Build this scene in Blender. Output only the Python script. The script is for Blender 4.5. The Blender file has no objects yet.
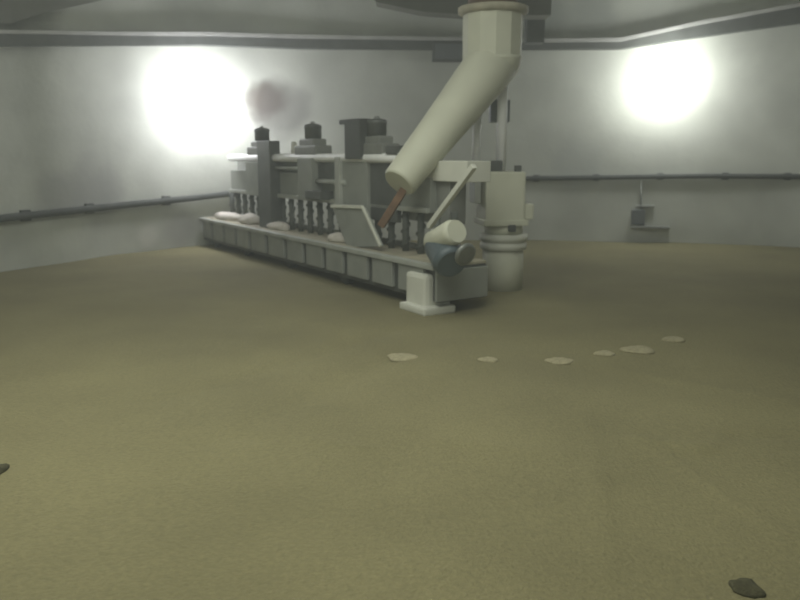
import bpy, bmesh, math, random
from mathutils import Vector, Matrix
random.seed(7)
S = bpy.context.scene
COL = S.collection

# ------------------------------------------------------------------ camera, world, light, exposure
F = 750.0                      # focal length in pixels of the 800 px wide frame
TH = math.atan(143 / F)        # downward pitch
H = 2.0                        # eye height above the grain bed
cam_d = bpy.data.cameras.new('camera')
cam_d.sensor_fit = 'HORIZONTAL'
cam_d.sensor_width = 36.0
cam_d.lens = F / 800 * 36.0
cam_d.clip_end = 200
cam_d.dof.use_dof = True       # the phone picture is soft all over: focused short of the machine
cam_d.dof.focus_distance = 4.6
cam_d.dof.aperture_fstop = 1.9
cam = bpy.data.objects.new('camera', cam_d)
COL.objects.link(cam)
cam.location = (0, 0, H)
cam.rotation_euler = (math.pi / 2 - TH, 0, 0)
S.camera = cam

W = bpy.data.worlds.new('world')
S.world = W
W.use_nodes = True
W.node_tree.nodes['Background'].inputs[0].default_value = (0.93, 1.0, 0.90, 1)
W.node_tree.nodes['Background'].inputs[1].default_value = 0.46

def area(name, loc, rot, size, power, color):
    d = bpy.data.lights.new(name, 'AREA')
    d.shape = 'DISK'; d.size = size; d.energy = power; d.color = color
    o = bpy.data.objects.new(name, d)
    o.location = loc; o.rotation_euler = rot
    COL.objects.link(o)
    return o
area('unseen_fill', (-1.6, 4.6, 6.2), (0, 0, 0), 7.0, 430, (0.96, 1.0, 0.90))  # added fill light, unseen overhead, brightens bed and machine fronts

HAZE = 0.011
vs = S.view_settings
vs.view_transform = 'Standard'
vs.look = 'None'
vs.exposure = 0.22
vs.gamma = 1.0
vs.use_curve_mapping = False
LAMP_L, LAMP_R = 33.0, 31.0    # radiance of the two lamp globes

# ------------------------------------------------------------------ sight lines: where a point of the place stands
def ray(px, py):
    x = (px - 400) / F; d = (py - 300) / F
    c, s = math.cos(TH), math.sin(TH)
    return Vector((x, c - d * s, -s - d * c))
EYE = Vector((0, 0, H))
def ground(px, py, z=0.0):
    r = ray(px, py); t = (z - H) / r.z
    return EYE + r * t
def at_depth(px, py, y):
    r = ray(px, py)
    return EYE + r * (y / r.y)

A = ground(430, 313); B = ground(200, 245)
LEN = (B - A).length
U = (B - A).normalized(); V = Vector((-U.y, U.x, 0))
def M(px, py, v):              # (u, w) in the machine's own upright plane v
    r = ray(px, py)
    a = A + V * v
    det = -r.x * U.y + U.x * r.y
    t = (-a.x * U.y + U.x * a.y) / det
    p = r * t
    return ((p.x - a.x) * U.x + (p.y - a.y) * U.y, H + p.z)

# ------------------------------------------------------------------ materials
def mat(name, col, rough=0.6, metal=0.0, var=0.12, scale=4.0, bump=0.0, bscale=60.0, spots=None, detail=6.0, speck=0.0):
    m = bpy.data.materials.new(name); m.use_nodes = True
    nt = m.node_tree; N = nt.nodes; L = nt.links
    b = N['Principled BSDF']
    b.inputs['Roughness'].default_value = rough
    b.inputs['Metallic'].default_value = metal
    tc = N.new('ShaderNodeTexCoord')
    no = N.new('ShaderNodeTexNoise')
    no.inputs['Scale'].default_value = scale; no.inputs['Detail'].default_value = detail
    L.new(tc.outputs['Object'], no.inputs['Vector'])
    rp = N.new('ShaderNodeValToRGB')
    lo = [max(0, c * (1 - var)) for c in col]; hi = [min(1, c * (1 + var)) for c in col]
    rp.color_ramp.elements[0].position = 0.3; rp.color_ramp.elements[1].position = 0.7
    rp.color_ramp.elements[0].color = (*lo, 1); rp.color_ramp.elements[1].color = (*hi, 1)
    L.new(no.outputs['Fac'], rp.inputs['Fac'])
    last = rp.outputs['Color']
    if speck:
        n5 = N.new('ShaderNodeTexNoise'); n5.inputs['Scale'].default_value = 28; n5.inputs['Detail'].default_value = 5; n5.inputs['Roughness'].default_value = 0.75
        L.new(tc.outputs['Object'], n5.inputs['Vector'])
        r5 = N.new('ShaderNodeMapRange'); r5.inputs['From Min'].default_value = 0.3; r5.inputs['From Max'].default_value = 0.7
        r5.inputs['To Min'].default_value = 1 - speck; r5.inputs['To Max'].default_value = 1 + speck
        L.new(n5.outputs['Fac'], r5.inputs['Value'])
        m5 = N.new('ShaderNodeMix'); m5.data_type = 'RGBA'; m5.blend_type = 'MULTIPLY'; m5.inputs['Factor'].default_value = 1
        L.new(last, m5.inputs['A']); L.new(r5.outputs[0], m5.inputs['B']); last = m5.outputs['Result']
    for (p, rad, c2, amt) in (spots or []):       # soft-edged stains and other tinted spots at a place on the surface
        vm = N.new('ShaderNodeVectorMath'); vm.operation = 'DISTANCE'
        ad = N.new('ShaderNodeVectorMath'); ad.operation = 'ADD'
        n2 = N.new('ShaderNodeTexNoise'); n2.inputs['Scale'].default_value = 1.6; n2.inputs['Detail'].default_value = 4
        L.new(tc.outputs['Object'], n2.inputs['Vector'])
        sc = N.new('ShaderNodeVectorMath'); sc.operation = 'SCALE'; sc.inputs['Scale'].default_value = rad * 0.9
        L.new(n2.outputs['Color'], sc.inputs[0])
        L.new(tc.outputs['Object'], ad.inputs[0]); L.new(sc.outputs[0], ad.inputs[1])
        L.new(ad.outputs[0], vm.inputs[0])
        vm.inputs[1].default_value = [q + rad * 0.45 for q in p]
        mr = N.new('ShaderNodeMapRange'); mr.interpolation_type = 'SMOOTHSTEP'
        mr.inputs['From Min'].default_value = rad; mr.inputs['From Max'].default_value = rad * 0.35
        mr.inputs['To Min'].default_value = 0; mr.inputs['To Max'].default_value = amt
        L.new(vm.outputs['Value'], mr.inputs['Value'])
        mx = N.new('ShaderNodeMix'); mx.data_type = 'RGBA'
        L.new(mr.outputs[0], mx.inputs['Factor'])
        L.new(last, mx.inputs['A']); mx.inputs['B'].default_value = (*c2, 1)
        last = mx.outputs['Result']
    L.new(last, b.inputs['Base Color'])
    if bump:
        n3 = N.new('ShaderNodeTexNoise'); n3.inputs['Scale'].default_value = bscale; n3.inputs['Detail'].default_value = 3
        L.new(tc.outputs['Object'], n3.inputs['Vector'])
        bp = N.new('ShaderNodeBump'); bp.inputs['Strength'].default_value = bump; bp.inputs['Distance'].default_value = 0.02
        L.new(n3.outputs['Fac'], bp.inputs['Height'])
        L.new(bp.outputs['Normal'], b.inputs['Normal'])
    return m

def emis(name, col, strength):
    m = bpy.data.materials.new(name); m.use_nodes = True
    b = m.node_tree.nodes['Principled BSDF']
    b.inputs['Base Color'].default_value = (0.8, 0.8, 0.8, 1)
    b.inputs['Emission Color'].default_value = (*col, 1)
    b.inputs['Emission Strength'].default_value = strength
    return m

MT = {
    'white':  mat('off white paint', (0.60, 0.60, 0.52), 0.7, 0, 0.06, 3),
    'rail':   mat('clean white paint', (0.80, 0.80, 0.78), 0.5, 0, 0.04, 3),
    'cream':  mat('cream paint', (0.54, 0.54, 0.43), 0.7, 0, 0.06, 3),
    'grey':   mat('grey paint', (0.26, 0.27, 0.24), 0.55, 0, 0.12, 3),
    'pale':   mat('pale grey paint', (0.36, 0.37, 0.33), 0.55, 0, 0.12, 3),
    'mid':    mat('mid grey paint', (0.20, 0.205, 0.185), 0.55, 0, 0.12, 3),
    'dark':   mat('dark metal', (0.095, 0.10, 0.092), 0.5, 0.2, 0.15, 4),
    'pipe':   mat('dusty dark pipe', (0.075, 0.08, 0.072), 0.95, 0, 0.15, 4),
    'screw':  mat('grey green screw steel', (0.13, 0.14, 0.125), 0.7, 0.1, 0.15, 4),
    'black':  mat('blackened steel', (0.06, 0.064, 0.058), 0.6, 0.1, 0.15, 4),
    'blue':   mat('dark blue green motor paint', (0.08, 0.105, 0.115), 0.45, 0, 0.12, 6),
    'steel':  mat('worn steel', (0.22, 0.23, 0.21), 0.4, 0.5, 0.15, 8),
    'tan':    mat('dusty walkway', (0.36, 0.33, 0.24), 0.8, 0, 0.2, 5),
    'rust':   mat('rusty brown steel', (0.15, 0.085, 0.045), 0.75, 0, 0.3, 8),
    'sack':   mat('pale cloth', (0.58, 0.54, 0.48), 0.9, 0, 0.1, 9, 0.3, 40),
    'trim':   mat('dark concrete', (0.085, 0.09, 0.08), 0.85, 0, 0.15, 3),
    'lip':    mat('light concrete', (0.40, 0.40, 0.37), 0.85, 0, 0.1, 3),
    'hub':    mat('dark green steel', (0.11, 0.11, 0.085), 0.8, 0, 0.15, 2),  # dark green tone of collar and brace
    'box':    mat('grey enamel', (0.11, 0.12, 0.12), 0.5, 0, 0.1, 4),
    'heap':   mat('painted lit grain', (0.33, 0.295, 0.18), 0.95, 0, 0.2, 30, 0.6, 90),  # pale colour stands for lamp light falling on the bed
    'clump':  mat('dark matted grain', (0.06, 0.055, 0.025), 0.95, 0, 0.3, 30, 0.6, 90),
}

# ------------------------------------------------------------------ mesh helpers
class MB:
    def __init__(self): self.bm = bmesh.new()
    def box(self, c, s, rot=None, bev=0.012):
        r = bmesh.ops.create_cube(self.bm, size=1.0)
        vs_ = r['verts']
        bmesh.ops.scale(self.bm, vec=s, verts=vs_)
        if bev:
            es = list({e for v in vs_ for e in v.link_edges})
            q = bmesh.ops.bevel(self.bm, geom=es, offset=min(bev, min(s) * 0.3), segments=2, affect='EDGES', profile=0.6)
            vs_ = list({v for f in q['faces'] for v in f.verts} | {v for v in vs_ if v.is_valid})
        if rot is not None: bmesh.ops.rotate(self.bm, cent=(0, 0, 0), matrix=rot, verts=vs_)
        bmesh.ops.translate(self.bm, vec=c, verts=vs_)
        return self
    def span(self, u0, u1, v0, v1, w0, w1, bev=0.012):
        return self.box(((u0 + u1) / 2, (v0 + v1) / 2, (w0 + w1) / 2), (abs(u1 - u0), abs(v1 - v0), abs(w1 - w0)), None, bev)
    def lathe(self, p0, p1, prof, seg=32):
        """prof: list of (t 0..1 along p0-p1, radius)"""
        p0, p1 = Vector(p0), Vector(p1)
        d = p1 - p0; q = d.normalized().to_track_quat('Z', 'Y')
        rings = []
        for t, r in prof:
            c = p0 + d * t
            rings.append([self.bm.verts.new(c + q @ Vector((r * math.cos(2 * math.pi * k / seg), r * math.sin(2 * math.pi * k / seg), 0))) for k in range(seg)])
        for a, b in zip(rings, rings[1:]):
            for k in range(seg):
                f = self.bm.faces.new((a[k], a[(k + 1) % seg], b[(k + 1) % seg], b[k])); f.smooth = True
        self.bm.faces.new(rings[0][::-1]); self.bm.faces.new(rings[-1])
        return self
    def rod(self, p0, p1, r, seg=16): return self.lathe(p0, p1, [(0, r), (1, r)], seg)
    def bar(self, p0, p1, w, h):
        p0, p1 = Vector(p0), Vector(p1)
        d = p1 - p0
        return self.box((p0 + p1) / 2, (w, h, d.length), d.normalized().to_track_quat('Z', 'Y').to_matrix(), 0.008)
    def prism(self, pts, d):
        """closed polygon of 3D points given a thickness vector d"""
        a = [self.bm.verts.new(Vector(p)) for p in pts]
        b = [self.bm.verts.new(Vector(p) + Vector(d)) for p in pts]
        self.bm.faces.new(a); self.bm.faces.new(b[::-1])
        n = len(a)
        for k in range(n): self.bm.faces.new((a[k], b[k], b[(k + 1) % n], a[(k + 1) % n]))
        return self
    def tube(self, pts, r, seg=12):
        pts = [Vector(p) for p in pts]; rings = []
        for i, p in enumerate(pts):
            d = (pts[min(i + 1, len(pts) - 1)] - pts[max(i - 1, 0)]).normalized()
            q = d.to_track_quat('Z', 'Y')
            rr = r[i] if isinstance(r, (list, tuple)) else r
            rings.append([self.bm.verts.new(p + q @ Vector((rr * math.cos(2 * math.pi * k / seg), rr * math.sin(2 * math.pi * k / seg), 0))) for k in range(seg)])
        for a, b in zip(rings, rings[1:]):
            for k in range(seg):
                f = self.bm.faces.new((a[k], a[(k + 1) % seg], b[(k + 1) % seg], b[k])); f.smooth = True
        self.bm.faces.new(rings[0][::-1]); self.bm.faces.new(rings[-1])
        return self
    def build(self, name, m, parent=None, label=None):
        bmesh.ops.recalc_face_normals(self.bm, faces=self.bm.faces)
        me = bpy.data.meshes.new(name); self.bm.to_mesh(me); self.bm.free()
        me.materials.append(MT[m] if isinstance(m, str) else m)
        o = bpy.data.objects.new(name, me); COL.objects.link(o)
        if parent: o.parent = parent
        if label: o['label'] = label
        return o

def thing(name, label, cat, loc=(0, 0, 0), rz=0.0, group=None):
    o = bpy.data.objects.new(name, None); COL.objects.link(o)
    o.empty_display_size = 0.2
    o.location = loc; o.rotation_euler = (0, 0, rz)
    o['label'] = label; o['category'] = cat
    if group: o['group'] = group
    return o
def tag(o, label, cat, group=None):
    o['label'] = label; o['category'] = cat
    if group: o['group'] = group
    return o
def structure(o): o['kind'] = 'structure'; return o
def part_copy(o, parent, loc):
    c = o.copy(); COL.objects.link(c); c.parent = parent; c.location = loc
    return c

# ------------------------------------------------------------------ the round chamber: wall, grain floor, ceiling
wall_px = [(0, 272), (70, 262), (135, 252.5), (190, 246), (240, 243), (300, 241), (400, 240), (530, 240), (650, 242.5), (800, 247)]
core = [ground(*p) for p in wall_px]
ctrl = [Vector(p) for p in ((-7.5, -5.0, 0), (-8.7, 0, 0), (-8.9, 5.0, 0), (-8.3, 9.6, 0))] + core + \
       [Vector(p) for p in ((11.6, 14.6, 0), (13.2, 10.0, 0), (13.2, 4.0, 0), (11.6, -2.0, 0), (9.5, -5.0, 0))]
def catmull(P, n=8):
    out = []
    for i in range(len(P) - 1):
        p0 = P[max(i - 1, 0)]; p1 = P[i]; p2 = P[i + 1]; p3 = P[min(i + 2, len(P) - 1)]
        for k in range(n):
            t = k / n
            out.append(0.5 * ((2 * p1) + (p2 - p0) * t + (2 * p0 - 5 * p1 + 4 * p2 - p3) * t * t + (3 * p1 - p0 - 3 * p2 + p3) * t ** 3))
    out.append(P[-1].copy())
    return out
PLAN = catmull(ctrl)
WALL_H = 6.6
def inward(i):
    d = PLAN[min(i + 1, len(PLAN) - 1)] - PLAN[max(i - 1, 0)]
    n = Vector((d.y, -d.x, 0)).normalized()
    return n if n.dot(Vector((1, 6, 0)) - PLAN[i]) > 0 else -n
def wall_hit(px, py, off=0.0):
    r = ray(px, py)
    best = None
    for i in range(len(PLAN) - 1):
        a, b = PLAN[i], PLAN[i + 1]
        e = b - a
        det = -r.x * e.y + e.x * r.y
        if abs(det) < 1e-9: continue
        t = (-a.x * e.y + e.x * a.y) / det
        s = (r.x * a.y - r.y * a.x) / det
        if t > 0 and -1e-6 <= s <= 1 + 1e-6 and (best is None or t < best[0]): best = (t, i)
    t, i = best
    return EYE + r * t + inward(i) * off, inward(i)

SPOTS = []
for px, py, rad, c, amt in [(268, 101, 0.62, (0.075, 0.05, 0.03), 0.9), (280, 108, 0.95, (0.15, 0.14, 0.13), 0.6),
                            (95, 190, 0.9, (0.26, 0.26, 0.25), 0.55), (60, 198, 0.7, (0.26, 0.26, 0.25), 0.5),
                            (148, 236, 0.35, (0.66, 0.64, 0.58), 0.4), (180, 225, 0.7, (0.30, 0.29, 0.28), 0.5),  # pale and darker spot paint the machine's shadow edge on the wall
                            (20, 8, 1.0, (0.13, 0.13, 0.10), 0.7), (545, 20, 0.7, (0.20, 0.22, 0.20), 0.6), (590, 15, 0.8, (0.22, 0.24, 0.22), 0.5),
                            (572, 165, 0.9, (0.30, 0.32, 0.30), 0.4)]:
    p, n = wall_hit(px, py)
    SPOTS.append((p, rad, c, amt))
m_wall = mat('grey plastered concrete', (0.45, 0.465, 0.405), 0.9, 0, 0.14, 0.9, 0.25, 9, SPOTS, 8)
m_ceil = mat('ceiling concrete', (0.33, 0.34, 0.30), 0.9, 0, 0.1, 0.8)

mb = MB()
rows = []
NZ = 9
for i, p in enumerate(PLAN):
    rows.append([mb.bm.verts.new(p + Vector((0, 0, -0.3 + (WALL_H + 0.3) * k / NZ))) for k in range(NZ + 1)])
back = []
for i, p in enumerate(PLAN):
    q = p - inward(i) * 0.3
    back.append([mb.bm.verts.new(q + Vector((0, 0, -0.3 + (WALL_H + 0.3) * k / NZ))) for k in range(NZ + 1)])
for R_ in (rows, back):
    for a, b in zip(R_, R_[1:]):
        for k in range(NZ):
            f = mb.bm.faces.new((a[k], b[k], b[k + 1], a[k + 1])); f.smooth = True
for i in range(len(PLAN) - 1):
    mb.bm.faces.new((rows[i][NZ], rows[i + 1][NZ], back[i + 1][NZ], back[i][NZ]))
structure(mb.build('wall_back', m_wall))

# grain bed with shallow rake furrows, tread marks and dips standing in for shadow streaks
FUR = []
def furrow(p, q, w, h): FUR.append((ground(*p).xy, ground(*q).xy, w, h))
furrow((597, 470), (610, 575), 0.035, 0.016)
furrow((586, 410), (601, 500), 0.035, 0.014)
furrow((640, 440), (790, 540), 0.05, 0.014)
furrow((640, 441), (705, 449), 0.08, 0.020)
furrow((735, 436), (800, 436), 0.08, -0.02)
furrow((720, 445), (690, 452), 0.06, 0.016)
furrow((390, 348), (310, 320), 0.16, 0.014)
furrow((440, 335), (220, 440), 0.18, -0.022)  # shade put into the shape: shadow streak of the machine
furrow((400, 330), (160, 400), 0.16, -0.016)  # another shadow streak shaped as a dip
furrow((470, 350), (390, 470), 0.16, -0.012)  # shadow streak towards the viewer, modelled as a dip
furrow((440, 440), (560, 453), 0.06, 0.014)
furrow((310, 440), (370, 450), 0.06, 0.016)
furrow((240, 436), (265, 441), 0.07, -0.02)
furrow((520, 350), (780, 400), 0.10, 0.012)
def bed(x, y):
    z = 0.012 * math.sin(0.9 * x + 1.7 * y) * math.sin(1.3 * x - 0.6 * y) + 0.006 * math.sin(3.1 * x + 0.4) * math.sin(2.6 * y)
    for a, b, w, h in FUR:
        d = b - a; L2 = d.length_squared
        px, py = x - a.x, y - a.y
        t = (px * d.x + py * d.y) / L2
        if t < -0.15 or t > 1.15: continue
        tt = min(1, max(0, t))
        dd = math.hypot(px - d.x * tt, py - d.y * tt)
        if dd < 3 * w: z += h * math.exp(-(dd / w) ** 2)
    return z
m_grain = mat('bed of grain', (0.192, 0.171, 0.083), 0.95, 0, 0.16, 0.55, 0.6, 45, None, 9, 0.16)
mb = MB()
def axis(a, b, fine0, fine1, f, c):
    v = [a]
    while v[-1] < b: v.append(v[-1] + (f if fine0 <= v[-1] <= fine1 else c))
    return v
xs = axis(-9.6, 13.8, -4.0, 4.6, 0.06, 0.3)
ys = axis(-5.2, 19.6, 2.6, 9.5, 0.06, 0.25)
def inside(x, y):   # keep the bed within the curved wall
    return True
g = [[mb.bm.verts.new((x, y, bed(x, y))) for x in xs] for y in ys]
for r0, r1 in zip(g, g[1:]):
    for k in range(len(xs) - 1):
        f = mb.bm.faces.new((r0[k], r0[k + 1], r1[k + 1], r1[k])); f.smooth = True
structure(mb.build('floor', m_grain))

mb = MB(); mb.span(-9.6, 13.9, -5.2, 19.2, WALL_H, WALL_H + 0.25, 0)
structure(mb.build('ceiling', m_ceil))

# dusty air filling the chamber
hz = bpy.data.materials.new('dusty air'); hz.use_nodes = True
nt = hz.node_tree; nt.nodes.clear()
vo = nt.nodes.new('ShaderNodeVolumeScatter'); vo.inputs['Density'].default_value = HAZE; vo.inputs['Anisotropy'].default_value = 0.3
vo.inputs['Color'].default_value = (0.95, 1.0, 0.95, 1)
ou = nt.nodes.new('ShaderNodeOutputMaterial'); nt.links.new(vo.outputs[0], ou.inputs['Volume'])
mb = MB(); mb.span(-9.5, 13.8, -5.1, 19.1, -0.2, WALL_H - 0.02, 0)
o = mb.build('dusty_haze', hz); o['kind'] = 'stuff'; o['label'] = 'thin dusty haze filling the whole chamber'; o['category'] = 'haze'

# ledge round the wall: light nosing above a dark face
def wall_strip(name, m, pts, depth):
    """pts: (px, y_top, y_bottom); a solid strip standing out from the wall"""
    mb = MB(); sec = []
    for px, y0, y1 in pts:
        a, n = wall_hit(px, y0); b, _ = wall_hit(px, y1)
        sec.append([mb.bm.verts.new(a - n * 0.05), mb.bm.verts.new(a + n * depth), mb.bm.verts.new(b + n * depth), mb.bm.verts.new(b - n * 0.05)])
    for s, t in zip(sec, sec[1:]):
        for k in range(4): mb.bm.faces.new((s[k], s[(k + 1) % 4], t[(k + 1) % 4], t[k]))
    mb.bm.faces.new(sec[0]); mb.bm.faces.new(sec[-1][::-1])
    return mb.build(name, m)
def dense(pts, step=20):
    out = []
    for (a, b) in zip(pts, pts[1:]):
        n = max(1, int(abs(b[0] - a[0]) / step))
        for k in range(n):
            t = k / n; out.append(tuple(a[j] + (b[j] - a[j]) * t for j in range(len(a))))
    out.append(pts[-1])
    return out
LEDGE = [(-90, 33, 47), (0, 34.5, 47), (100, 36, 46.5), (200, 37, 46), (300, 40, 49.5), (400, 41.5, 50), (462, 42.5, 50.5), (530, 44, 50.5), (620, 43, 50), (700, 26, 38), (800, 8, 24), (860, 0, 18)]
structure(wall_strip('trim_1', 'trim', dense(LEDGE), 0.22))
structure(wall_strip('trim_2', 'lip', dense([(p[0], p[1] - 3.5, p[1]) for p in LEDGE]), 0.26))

# dark roof brace in the top left corner and the steel collar round the chute
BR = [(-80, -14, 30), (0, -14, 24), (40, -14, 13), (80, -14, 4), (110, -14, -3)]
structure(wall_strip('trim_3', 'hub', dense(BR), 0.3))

# ------------------------------------------------------------------ things on the wall
band_l = [(-70, 229), (0, 218), (60, 211.5), (130, 204), (165, 200.5), (190, 198), (235, 193)]
pts = [wall_hit(px, py, 0.10)[0] for px, py in dense(band_l, 12)]
o = MB().tube(pts, 0.068).build('wall_pipe', 'pipe')
for k in range(2, len(pts) - 1, 5):
    n = wall_hit(*dense(band_l, 12)[k])[1]
    mb = MB(); mb.box(pts[k] - n * 0.06, (0.06, 0.2, 0.2), Matrix.Rotation(math.atan2(n.y, n.x), 3, 'Z'), 0.01)
    mb.build('pipe_clip', 'pipe', o)
tag(o, 'thick dark pipe along the left wall below the left lamp', 'pipe')
band_r = [(512, 178.5), (560, 178), (620, 177), (700, 176), (800, 176.5), (870, 178)]
pts = [wall_hit(px, py, 0.08)[0] for px, py in dense(band_r, 12)]
o = MB().tube(pts, 0.056).build('wall_pipe', 'pipe')
for k in range(2, len(pts) - 1, 5):
    n = wall_hit(*dense(band_r, 12)[k])[1]
    mb = MB(); mb.box(pts[k] - n * 0.05, (0.05, 0.15, 0.16), Matrix.Rotation(math.atan2(n.y, n.x), 3, 'Z'), 0.01)
    mb.build('pipe_clip', 'pipe', o)
tag(o, 'thin dark pipe along the right wall below the right lamp', 'pipe')

def wall_box(p, n, w, h, d):
    mb = MB(); mb.box(p + n * d / 2, (d, w, h), Matrix.Rotation(math.atan2(n.y, n.x), 3, 'Z'), 0.015)
    return mb
# switch box with a shelf under it on the right wall
p, n = wall_hit(638, 217)
t = thing('switch_box', 'small dark switch box low on the right wall under the right lamp', 'box', p)
def rel(o_pts): return o_pts - t.location
wall_box(Vector(), n, 0.30, 0.34, 0.14).build('body', 'box', t)
p2, n2 = wall_hit(650, 227); q = p2 - t.location
tan = Vector((-n.y, n.x, 0))
wall_box(q - n * 0.02, n, 0.86, 0.06, 0.22).build('shelf', 'mid', t)
q = wall_hit(645, 206)[0] - t.location
wall_box(q - n * 0.02, n, 0.42, 0.05, 0.12).build('conduit_tray', 'grey', t)
q0 = wall_hit(641, 212, 0.06)[0] - t.location; q1 = wall_hit(641, 181, 0.06)[0] - t.location
MB().rod(q0, q1, 0.022).build('conduit', 'grey', t)
# box under the ledge beside the chute
p, n = wall_hit(449, 53)
t = thing('junction_box', 'dark junction box hung under the upper ledge behind the chute', 'box', p)
wall_box(Vector(), n, 0.80, 0.42, 0.28).build('body', 'trim', t)
wall_box(n * 0.28, n, 0.70, 0.33, 0.03).build('cover', 'box', t)

# ------------------------------------------------------------------ lamps on brackets
def lamp(px, py, off, rad, label, col, strength):
    p, n = wall_hit(px, py)
    q, _ = wall_hit(px, py)
    c = p + n * off
    # keep the lamp on its sight line after stepping off the wall
    r = ray(px, py); c = EYE + r * (c.y / r.y)
    t = thing('flood_lamp', label, 'lamp', c, 0, 'bright lamps on the chamber wall')
    mb = MB(); mb.lathe((0, 0, -rad), (0, 0, rad), [(0.5 - 0.5 * math.cos(math.pi * k / 24), max(0.004, rad * math.sin(math.pi * k / 24))) for k in range(25)], 40)
    mb.build('globe', emis(label, col, strength), t, 'glowing white globe')
    e = Vector((p.x, p.y, c.z)) - c; k_ = e.normalized()
    mb = MB(); mb.lathe(k_ * rad * 0.9, k_ * rad * 1.3, [(0, rad * 0.42), (0.4, rad * 0.42), (0.6, rad * 0.3), (1, rad * 0.26)], 24)
    mb.build('lamp_cap', 'white', t)
    mb = MB(); mb.rod(k_ * rad * 1.25, e * 0.98, 0.035)
    mb.box(e * 0.96, (0.06, 0.24, 0.24), Matrix.Rotation(math.atan2(n.y, n.x), 3, 'Z'), 0.01)
    mb.build('wall_bracket', 'white', t)
    return t
lamp(211, 102, 0.74, 0.46, 'glaring white lamp on the left wall beyond the machine', (0.93, 0.94, 1.0), LAMP_L)
lamp(671, 76, 0.70, 0.42, 'glaring white lamp on the right wall above the switch box', (0.97, 1.0, 0.98), LAMP_R)

# ------------------------------------------------------------------ the turning machine (own axes: u along, v towards the viewer's side, w up)
RZ = math.atan2(U.y, U.x)
mach = thing('grain_turning_machine', 'long grey grain turning machine with row of screws standing on the grain bed', 'machine', A, RZ)
E0, E1 = -0.1, LEN - 0.12
DEEP = -0.85
# base girder: dark inner box, pale side panels with dark gaps, walkway on top
MB().span(E0, E1, DEEP, -0.06, 0.14, 0.60).build('base_girder', 'dark', mach)
gaps = [0.0]
edges_px = [(430, 285), (398, 280), (372, 274), (347, 268), (326, 260), (306, 254), (287, 250), (268, 246), (251, 242), (237, 238), (225, 235), (213, 232), (203, 229)]
us = [M(px, py, 0)[0] for px, py in edges_px]
for a, b in zip(us, us[1:]):
    gap = 0.16
    MB().span(a + gap, b - 0.0, -0.06, 0.0, 0.21, 0.57).build('side_panel', 'grey', mach)
MB().span(E0, E1, -0.09, 0.03, 0.57, 0.64).build('edge_beam', 'pale', mach)
MB().span(E0, E1, DEEP, -0.09, 0.60, 0.645).build('walkway', 'tan', mach, 'dusty tan walkway')
MB().span(E0 - 0.04, E0, DEEP, 0.0, 0.16, 0.57).build('end_plate', 'grey', mach)
for u in (0.5, 2.6, 4.7, 6.8, 8.6):
    mb = MB(); mb.lathe((u, -0.30, 0.14), (u, -0.16, 0.14), [(0, 0.10), (0.05, 0.14), (0.95, 0.14), (1, 0.10)], 24)
    mb.build('wheel', 'black', mach)
    mb = MB(); mb.lathe((u, -0.80, 0.14), (u, -0.66, 0.14), [(0, 0.10), (0.05, 0.14), (0.95, 0.14), (1, 0.10)], 24)
    mb.build('wheel', 'black', mach)

# screws between walkway and gear beam
mb = MB(); mb.rod((0, 0, 0), (0, 0, 0.64), 0.05, 12)
n = 60; prev = None
for k in range(n + 1):
    a = 2 * math.pi * 2.5 * k / n; z = 0.03 + 0.54 * k / n
    i0 = mb.bm.verts.new((0.045 * math.cos(a), 0.045 * math.sin(a), z)); i1 = mb.bm.verts.new((0.072 * math.cos(a), 0.072 * math.sin(a), z))
    j0 = mb.bm.verts.new((0.045 * math.cos(a), 0.045 * math.sin(a), z + 0.02)); j1 = mb.bm.verts.new((0.072 * math.cos(a), 0.072 * math.sin(a), z + 0.02))
    cur = (i0, i1, j1, j0)
    if prev:
        for q in range(4): mb.bm.faces.new((prev[q], prev[(q + 1) % 4], cur[(q + 1) % 4], cur[q]))
    prev = cur
screw = mb.build('screw', 'screw', mach)
su = [0.16 + 0.39 * k for k in range(22)]
screw.location = (su[0], -0.50, 0.64)
for u in su[1:]: part_copy(screw, mach, (u, -0.50, 0.64))
# low kick plate behind the screws
MB().span(0.1, E1, -0.80, -0.76, 0.64, 0.73).build('rear_kick_plate', 'grey', mach)

# gear beam above the screws
MB().span(0.6, 8.15, -0.85, -0.42, 1.24, 1.72).build('gear_beam', 'grey', mach)
MB().span(0.6, 8.15, -0.42, -0.36, 1.24, 1.31).build('lower_flange', 'pale', mach)
MB().span(0.6, 8.15, -0.85, -0.58, 1.72, 1.93).build('top_channel', 'mid', mach)
# rail: long white pipe at eye height in front of the motors
MB().tube([(0.70, -0.34, 1.985), (2.0, -0.34, 1.985), (5.0, -0.34, 1.985), (7.9, -0.34, 1.985)], 0.072).build('rail', 'rail', mach, 'long white rail')
MB().tube([(4.25, -0.34, 1.80), (5.6, -0.34, 1.80)], 0.03).build('grab_rail', 'pale', mach)
MB().tube([(2.75, -0.30, 1.60), (3.75, -0.30, 1.60)], 0.04).build('grab_rail', 'pale', mach)
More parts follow.
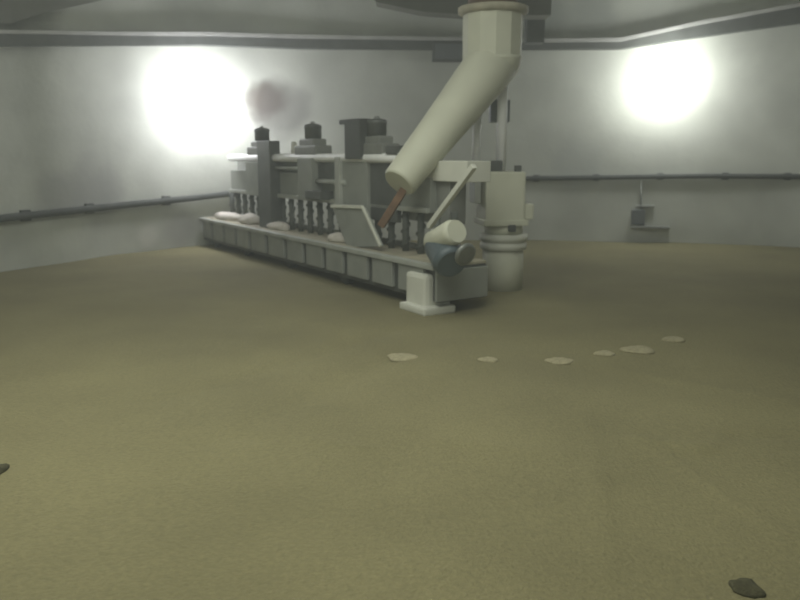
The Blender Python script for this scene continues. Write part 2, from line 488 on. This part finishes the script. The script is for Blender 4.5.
# cabinets and posts on the front of the beam
MB().span(5.55, 6.15, -0.44, -0.22, 0.64, 2.30).build('post', 'dark', mach, 'wide dark post')
MB().span(6.15, 6.95, -0.42, -0.28, 1.24, 1.90).build('cover_plate', 'grey', mach)
MB().span(3.80, 4.35, -0.42, -0.22, 1.27, 1.98).build('cabinet', 'grey', mach)
MB().span(3.40, 4.00, -0.42, -0.18, 1.30, 1.44).build('drip_box', 'dark', mach, 'dark box under the cabinet')
MB().span(2.95, 3.80, -0.42, -0.34, 1.62, 1.88).build('recess', 'dark', mach)
MB().span(2.86, 3.02, -0.42, -0.24, 1.10, 2.0).build('post', 'pale', mach, 'narrow pale post')
MB().span(2.10, 2.86, -0.42, -0.30, 1.06, 1.95).build('cover_plate', 'grey', mach)
MB().span(1.35, 2.10, -0.44, -0.36, 1.06, 1.92).build('recess', 'dark', mach)
mb = MB(); mb.span(2.17, 2.64, -0.42, -0.22, 1.97, 2.57); mb.span(2.60, 2.84, -0.40, -0.24, 2.50, 2.57, 0.006)
mb.build('intake_duct', 'black', mach, 'tall dark square duct with a lip')
# small dark bracket right of the second motor
MB().span(1.18, 1.50, -0.42, -0.26, 2.04, 2.16).build('bracket', 'dark', mach)

# vertical gear motors on the beam
def motor(u, v, s=1.0):
    g_ = MB(); g_.span(u - 0.40 * s, u + 0.44 * s, v - 0.16, v + 0.16, 2.03, 2.20, 0.03); g_.span(u - 0.26 * s, u + 0.30 * s, v - 0.13, v + 0.13, 2.18, 2.31, 0.03)
    gb = g_.build('gear_box', 'mid', mach)
    m_ = MB(); m_.lathe((u, v, 2.30), (u, v, 2.56), [(0, 0.10), (0.08, 0.145), (0.7, 0.145), (0.74, 0.155), (0.92, 0.15), (1, 0.09)], 24)
    mo = m_.build('motor', 'dark', mach)
    c_ = MB(); c_.lathe((u, v, 2.56), (u, v, 2.60), [(0, 0.06), (1, 0.03)], 16); c_.build('motor_cap', 'mid', mo)
for px in (262, 313, 377): motor(M(px, 135, -0.45)[0], -0.45)
MB().rod((4.85, -0.40, 2.03), (4.85, -0.40, 2.27), 0.05).build('oil_cup', 'white', mach, 'small white cup')

# tilted feed plate standing on the walkway
v = -0.12
P4 = [M(px, py, v) for px, py in ((332, 206), (363, 207), (381, 246), (347, 247))]
MB().prism([(a, v, b) for a, b in P4], (0, -0.05, 0)).build('feed_plate', 'grey', mach)
mb = MB()
mb.bar((P4[0][0], v + 0.01, P4[0][1]), (P4[1][0], v + 0.01, P4[1][1]), 0.05, 0.05)
mb.bar((P4[1][0], v + 0.01, P4[1][1]), (P4[2][0], v + 0.01, P4[2][1]), 0.04, 0.04)
mb.build('plate_edge', 'white', mach, 'pale rim of the feed plate')
# near end: bridge plate, diagonal brace, drive motor and white foot
u0, w0 = M(428, 178, -0.5); u1, w1 = M(470, 157, -0.5)
MB().span(u1, u0 + 0.1, -0.85, -0.45, 1.68, 1.95).build('end_housing', 'white', mach, 'white end housing')
MB().span(0.30, 1.3, -0.8, -0.52, 1.10, 1.68).build('end_housing', 'mid', mach)
a = M(474, 166, -0.30); b = M(429, 227, -0.30)
MB().bar((a[0], -0.30, a[1]), (b[0], -0.30, b[1]), 0.07, 0.07).build('brace', 'white', mach, 'pale diagonal brace')
a = M(476, 160, -0.45); b = M(476, 106, -0.45)
a = M(437, 232, -0.05); b = M(458, 262, -0.05); c = M(455, 229, -0.05)
mot = MB(); mot.lathe((M(440, 244, -0.06)[0], -0.06, M(440, 244, -0.06)[1]), (M(457, 264, -0.02)[0], 0.06, M(457, 264, -0.02)[1]), [(0, 0.18), (0.06, 0.215), (0.8, 0.215), (0.84, 0.225), (1, 0.18)], 28)
dm = mot.build('drive_motor', 'blue', mach, 'dark blue green drive motor')
cap = MB(); cap.lathe((M(430, 243, 0.02)[0], 0.02, M(430, 243, 0.02)[1]), (M(457, 231, 0.02)[0], 0.02, M(457, 231, 0.02)[1]), [(0, 0.10), (0.1, 0.135), (0.85, 0.165), (1, 0.14)], 24)
cap.build('motor_hood', 'cream', dm, 'cream motor hood')
rg = M(467, 253, 0.0)
r_ = MB(); r_.lathe((rg[0] - 0.06, 0.05, rg[1] - 0.02), (rg[0], 0.05, rg[1] + 0.0), [(0, 0.11), (0.3, 0.145), (0.7, 0.145), (1, 0.11)], 28); r_.build('motor_flange', 'steel', dm)
MB().span(0.02, 0.50, -0.36, 0.06, 0.0, 0.50, 0.06).build('end_foot', 'white', mach, 'white foot at the near end')
MB().span(-0.10, 0.50, -0.35, 0.16, -0.02, 0.09, 0.04).build('foot_skid', 'white', mach)

# ------------------------------------------------------------------ pale cloth bundles lying on the walkway
def bundle(u, v, l, d, h, label, cat='sack'):
    mb = MB()
    bmesh.ops.create_icosphere(mb.bm, subdivisions=3, radius=1.0)
    rr = random.Random(int(u * 100))
    ph = [rr.uniform(0, 6) for _ in range(4)]
    for vv in mb.bm.verts:
        c = vv.co
        k = 1 + 0.12 * math.sin(3 * c.x + ph[0]) * math.sin(4 * c.y + ph[1]) + 0.07 * math.sin(7 * c.x + ph[2]) * math.cos(6 * c.z + ph[3])
        vv.co = Vector((c.x * l / 2 * k, c.y * d / 2 * k, max(-0.55, c.z) * h / 1.5 * k + h * 0.367))
    for f in mb.bm.faces: f.smooth = True
    o = mb.build('cloth_sack', 'sack')
    p = A + U * u + V * v
    o.location = (p.x, p.y, 0.645); o.rotation_euler = (0, 0, RZ)
    return tag(o, label, cat, 'pale sacks on the walkway')
bundle(M(248, 213, -0.3)[0], -0.35, 0.8, 0.42, 0.20, 'pink tinted pale sack on the walkway right beside the wide dark post')
bundle(M(226, 209, -0.3)[0], -0.35, 1.3, 0.45, 0.16, 'longest white sack, at the far end of the walkway')
bundle(M(278, 219, -0.3)[0], -0.32, 0.75, 0.35, 0.15, 'small white sack on the walkway before the first screws')
bundle(M(341, 233, -0.3)[0], -0.28, 0.60, 0.32, 0.15, 'pale sack leaning close to the tilted feed plate')

# ------------------------------------------------------------------ drum column behind the near end of the machine
base = ground(502, 289)
drum = thing('drum_column', 'cream round drum with square head standing behind the machine end', 'column', base)
def DW(px, py):                 # local position on the upright plane through the drum's axis
    p = at_depth(px, py, base.y); return p - base
MB().lathe((0, 0, -0.02), (0, 0, 0.66), [(0, 0.31), (1, 0.31)], 48).build('drum', 'cream', drum)
MB().lathe((0, 0, 0.62), (0, 0, 0.86), [(0, 0.31), (0.05, 0.35), (0.4, 0.355), (0.45, 0.33), (0.55, 0.33), (0.6, 0.365), (0.95, 0.365), (1, 0.31)], 48).build('ring_flange', 'white', drum)
MB().lathe((0, 0, 0.85), (0, 0, 1.0), [(0, 0.29), (1, 0.29)], 40).build('neck', 'cream', drum)
hw = Matrix.Rotation(math.radians(8), 3, 'Z')
mb = MB(); mb.box((-0.06, 0, 1.39), (0.60, 0.60, 0.80), hw, 0.03); mb.box((-0.05, 0, 1.04), (0.68, 0.66, 0.09), hw, 0.02)
hd = mb.build('head', 'cream', drum)
MB().box((0.29, -0.02, 1.20), (0.20, 0.40, 0.24), hw, 0.03).build('side_lug', 'cream', hd)
MB().box((0.08, -0.32, 0.965), (0.11, 0.08, 0.10), None, 0.01).build('plug', 'black', hd)
MB().box((-0.20, -0.05, 1.86), (0.24, 0.3, 0.18), hw, 0.02).build('terminal_box', 'dark', hd)
MB().box((0.16, -0.2, 1.83), (0.09, 0.09, 0.10), hw, 0.01).build('lifting_eye', 'dark', hd)
q = DW(503, 78)
MB().rod((q.x, 0.0, 1.78), (q.x, 0.0, q.z + 0.1), 0.075).build('post', 'rail', drum)
q = DW(476, 104)
MB().rod((q.x, -0.05, 1.6), (q.x + 0.02, -0.05, q.z + 0.05), 0.06).build('post', 'rail', drum)
MB().box((q.x + 0.36, 0.10, 2.67), (0.30, 0.12, 0.33), hw, 0.02).build('post_bracket', 'box', drum)
q = DW(475, 164)
MB().box((q.x, -0.1, 1.60), (0.10, 0.34, 0.55), hw, 0.02).build('cheek_plate', 'pale', drum)

# ------------------------------------------------------------------ chute hung from the roof
YC = base.y - 0.1
top = at_depth(493, 12, YC); elbow = at_depth(493, 60, YC)
end = at_depth(398.5, 183.5, 10.05)
chute = thing('grain_chute', 'cream sheet metal chute sloping from the roof collar to the machine', 'chute', top)
L_ = lambda p: Vector(p) - top
mb = MB(); mb.lathe(L_(Vector((top.x, top.y, elbow.z))), L_(top), [(0, 0.425), (1, 0.43)], 12)
[setattr(f, 'smooth', False) for f in mb.bm.faces]; mb.build('inlet_drum', 'cream', chute)
mb = MB(); mb.lathe((0, 0, -0.05), (0, 0, 0.05), [(0, 0.43), (0.3, 0.5), (1, 0.5)], 28)
mb.build('top_flange', 'tan', chute)
e = L_(elbow); s = L_(end); d = (s - e).normalized()
mb = MB(); mb.lathe(e + Vector((0.03, 0, 0.0)) - d * 0.16, s, [(0, 0.30), (0.05, 0.375), (0.2, 0.36), (0.6, 0.29), (0.985, 0.235), (1, 0.21)], 36)
mb.build('sloping_tube', 'cream', chute)
mb = MB(); mb.lathe(e + Vector((0.0, 0, 0.02)), e + Vector((0.02, 0, -0.36)), [(0, 0.425), (0.1, 0.425), (0.5, 0.37), (0.8, 0.26), (1, 0.12)], 12)
mb.build('elbow', 'cream', chute)
mb = MB(); mb.rod((0, 0, 0.04), (0, 0, WALL_H - top.z - 0.005), 0.36, 24)
mb.build('feed_pipe', 'rust', chute, 'rusty brown feed pipe')
a = at_depth(405, 188, 10.15); b = at_depth(381, 226, 10.2)
mb = MB(); mb.bar(L_(a), L_(b), 0.16, 0.10); mb.build('spout', 'rust', chute, 'brown spout strip')

# dark steel collar plates of the roof round the feed pipe
hub_c = Vector((top.x, top.y + 0.7, 0))
def roof_beam(px0, px1, py, depth, h=0.7):
    a = at_depth(px0, py, depth); b = at_depth(px1, py, depth)
    return a, b, h
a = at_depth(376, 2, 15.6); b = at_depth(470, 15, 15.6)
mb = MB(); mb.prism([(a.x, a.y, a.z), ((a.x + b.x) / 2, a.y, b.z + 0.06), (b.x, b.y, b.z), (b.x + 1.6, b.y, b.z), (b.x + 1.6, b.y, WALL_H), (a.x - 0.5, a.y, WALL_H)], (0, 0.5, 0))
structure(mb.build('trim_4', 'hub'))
a = at_depth(526, 43, 17.0); b = at_depth(545, 0, 17.0)
mb = MB(); mb.span(a.x, b.x, 16.9, 17.3, a.z, WALL_H)
o = mb.build('roof_post', 'trim'); o['kind'] = 'structure'; o.name = 'trim_5'

# ------------------------------------------------------------------ on the grain bed: pale heaps standing in for light patches, and dark clumps
def heap(px, py, l, d, h, m, name, label, cat, group):
    p = ground(px, py)
    mb = MB(); bmesh.ops.create_icosphere(mb.bm, subdivisions=3, radius=1.0)
    rr = random.Random(px); ph = [rr.uniform(0, 6) for _ in range(4)]
    for vv in mb.bm.verts:
        c = vv.co
        k = 1 + 0.16 * math.sin(3 * c.x + ph[0]) * math.sin(4 * c.y + ph[1]) + 0.072 * math.sin(9 * c.x + ph[2]) * math.cos(8 * c.y + ph[3])
        vv.co = Vector((c.x * l / 2 * k, c.y * d / 2 * k, max(-0.25, c.z) * h * k))
    for f in mb.bm.faces: f.smooth = True
    o = mb.build(name, m); o.location = (p.x, p.y, bed(p.x, p.y) + h * 0.1)
    return tag(o, label, cat, group)
HP = [(404, 356, 0.34, 'first small painted lit grain heap as a light patch, straight below the chute mouth'), (488, 360, 0.20, 'smallest painted lit grain heap as a light patch in front of the cream drum'),
      (560, 361, 0.28, 'third from the left of the six painted lit grain heaps as light patches'), (604, 353, 0.22, 'round painted lit grain heap as a light patch between two wider ones'),
      (637, 350, 0.36, 'widest painted lit grain heap as a light patch below the right lamp'), (673, 340, 0.26, 'last painted lit grain heap as a light patch, farthest right of the row')]
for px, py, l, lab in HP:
    heap(px, py, l, l * 0.9, 0.02, 'heap', 'light_patch_heap', lab, 'light patch', 'painted light patches on the grain bed')  # patches of light modelled as low pale heaps
heap(746, 588, 0.15, 0.17, 0.022, 'clump', 'grain_clump', 'dark clump on the grain bed in the near right corner', 'grain clump', 'dark clumps on the grain bed')
heap(-6, 474, 0.12, 0.3, 0.035, 'clump', 'grain_clump', 'dark clump on the grain bed at the left picture edge', 'grain clump', 'dark clumps on the grain bed')
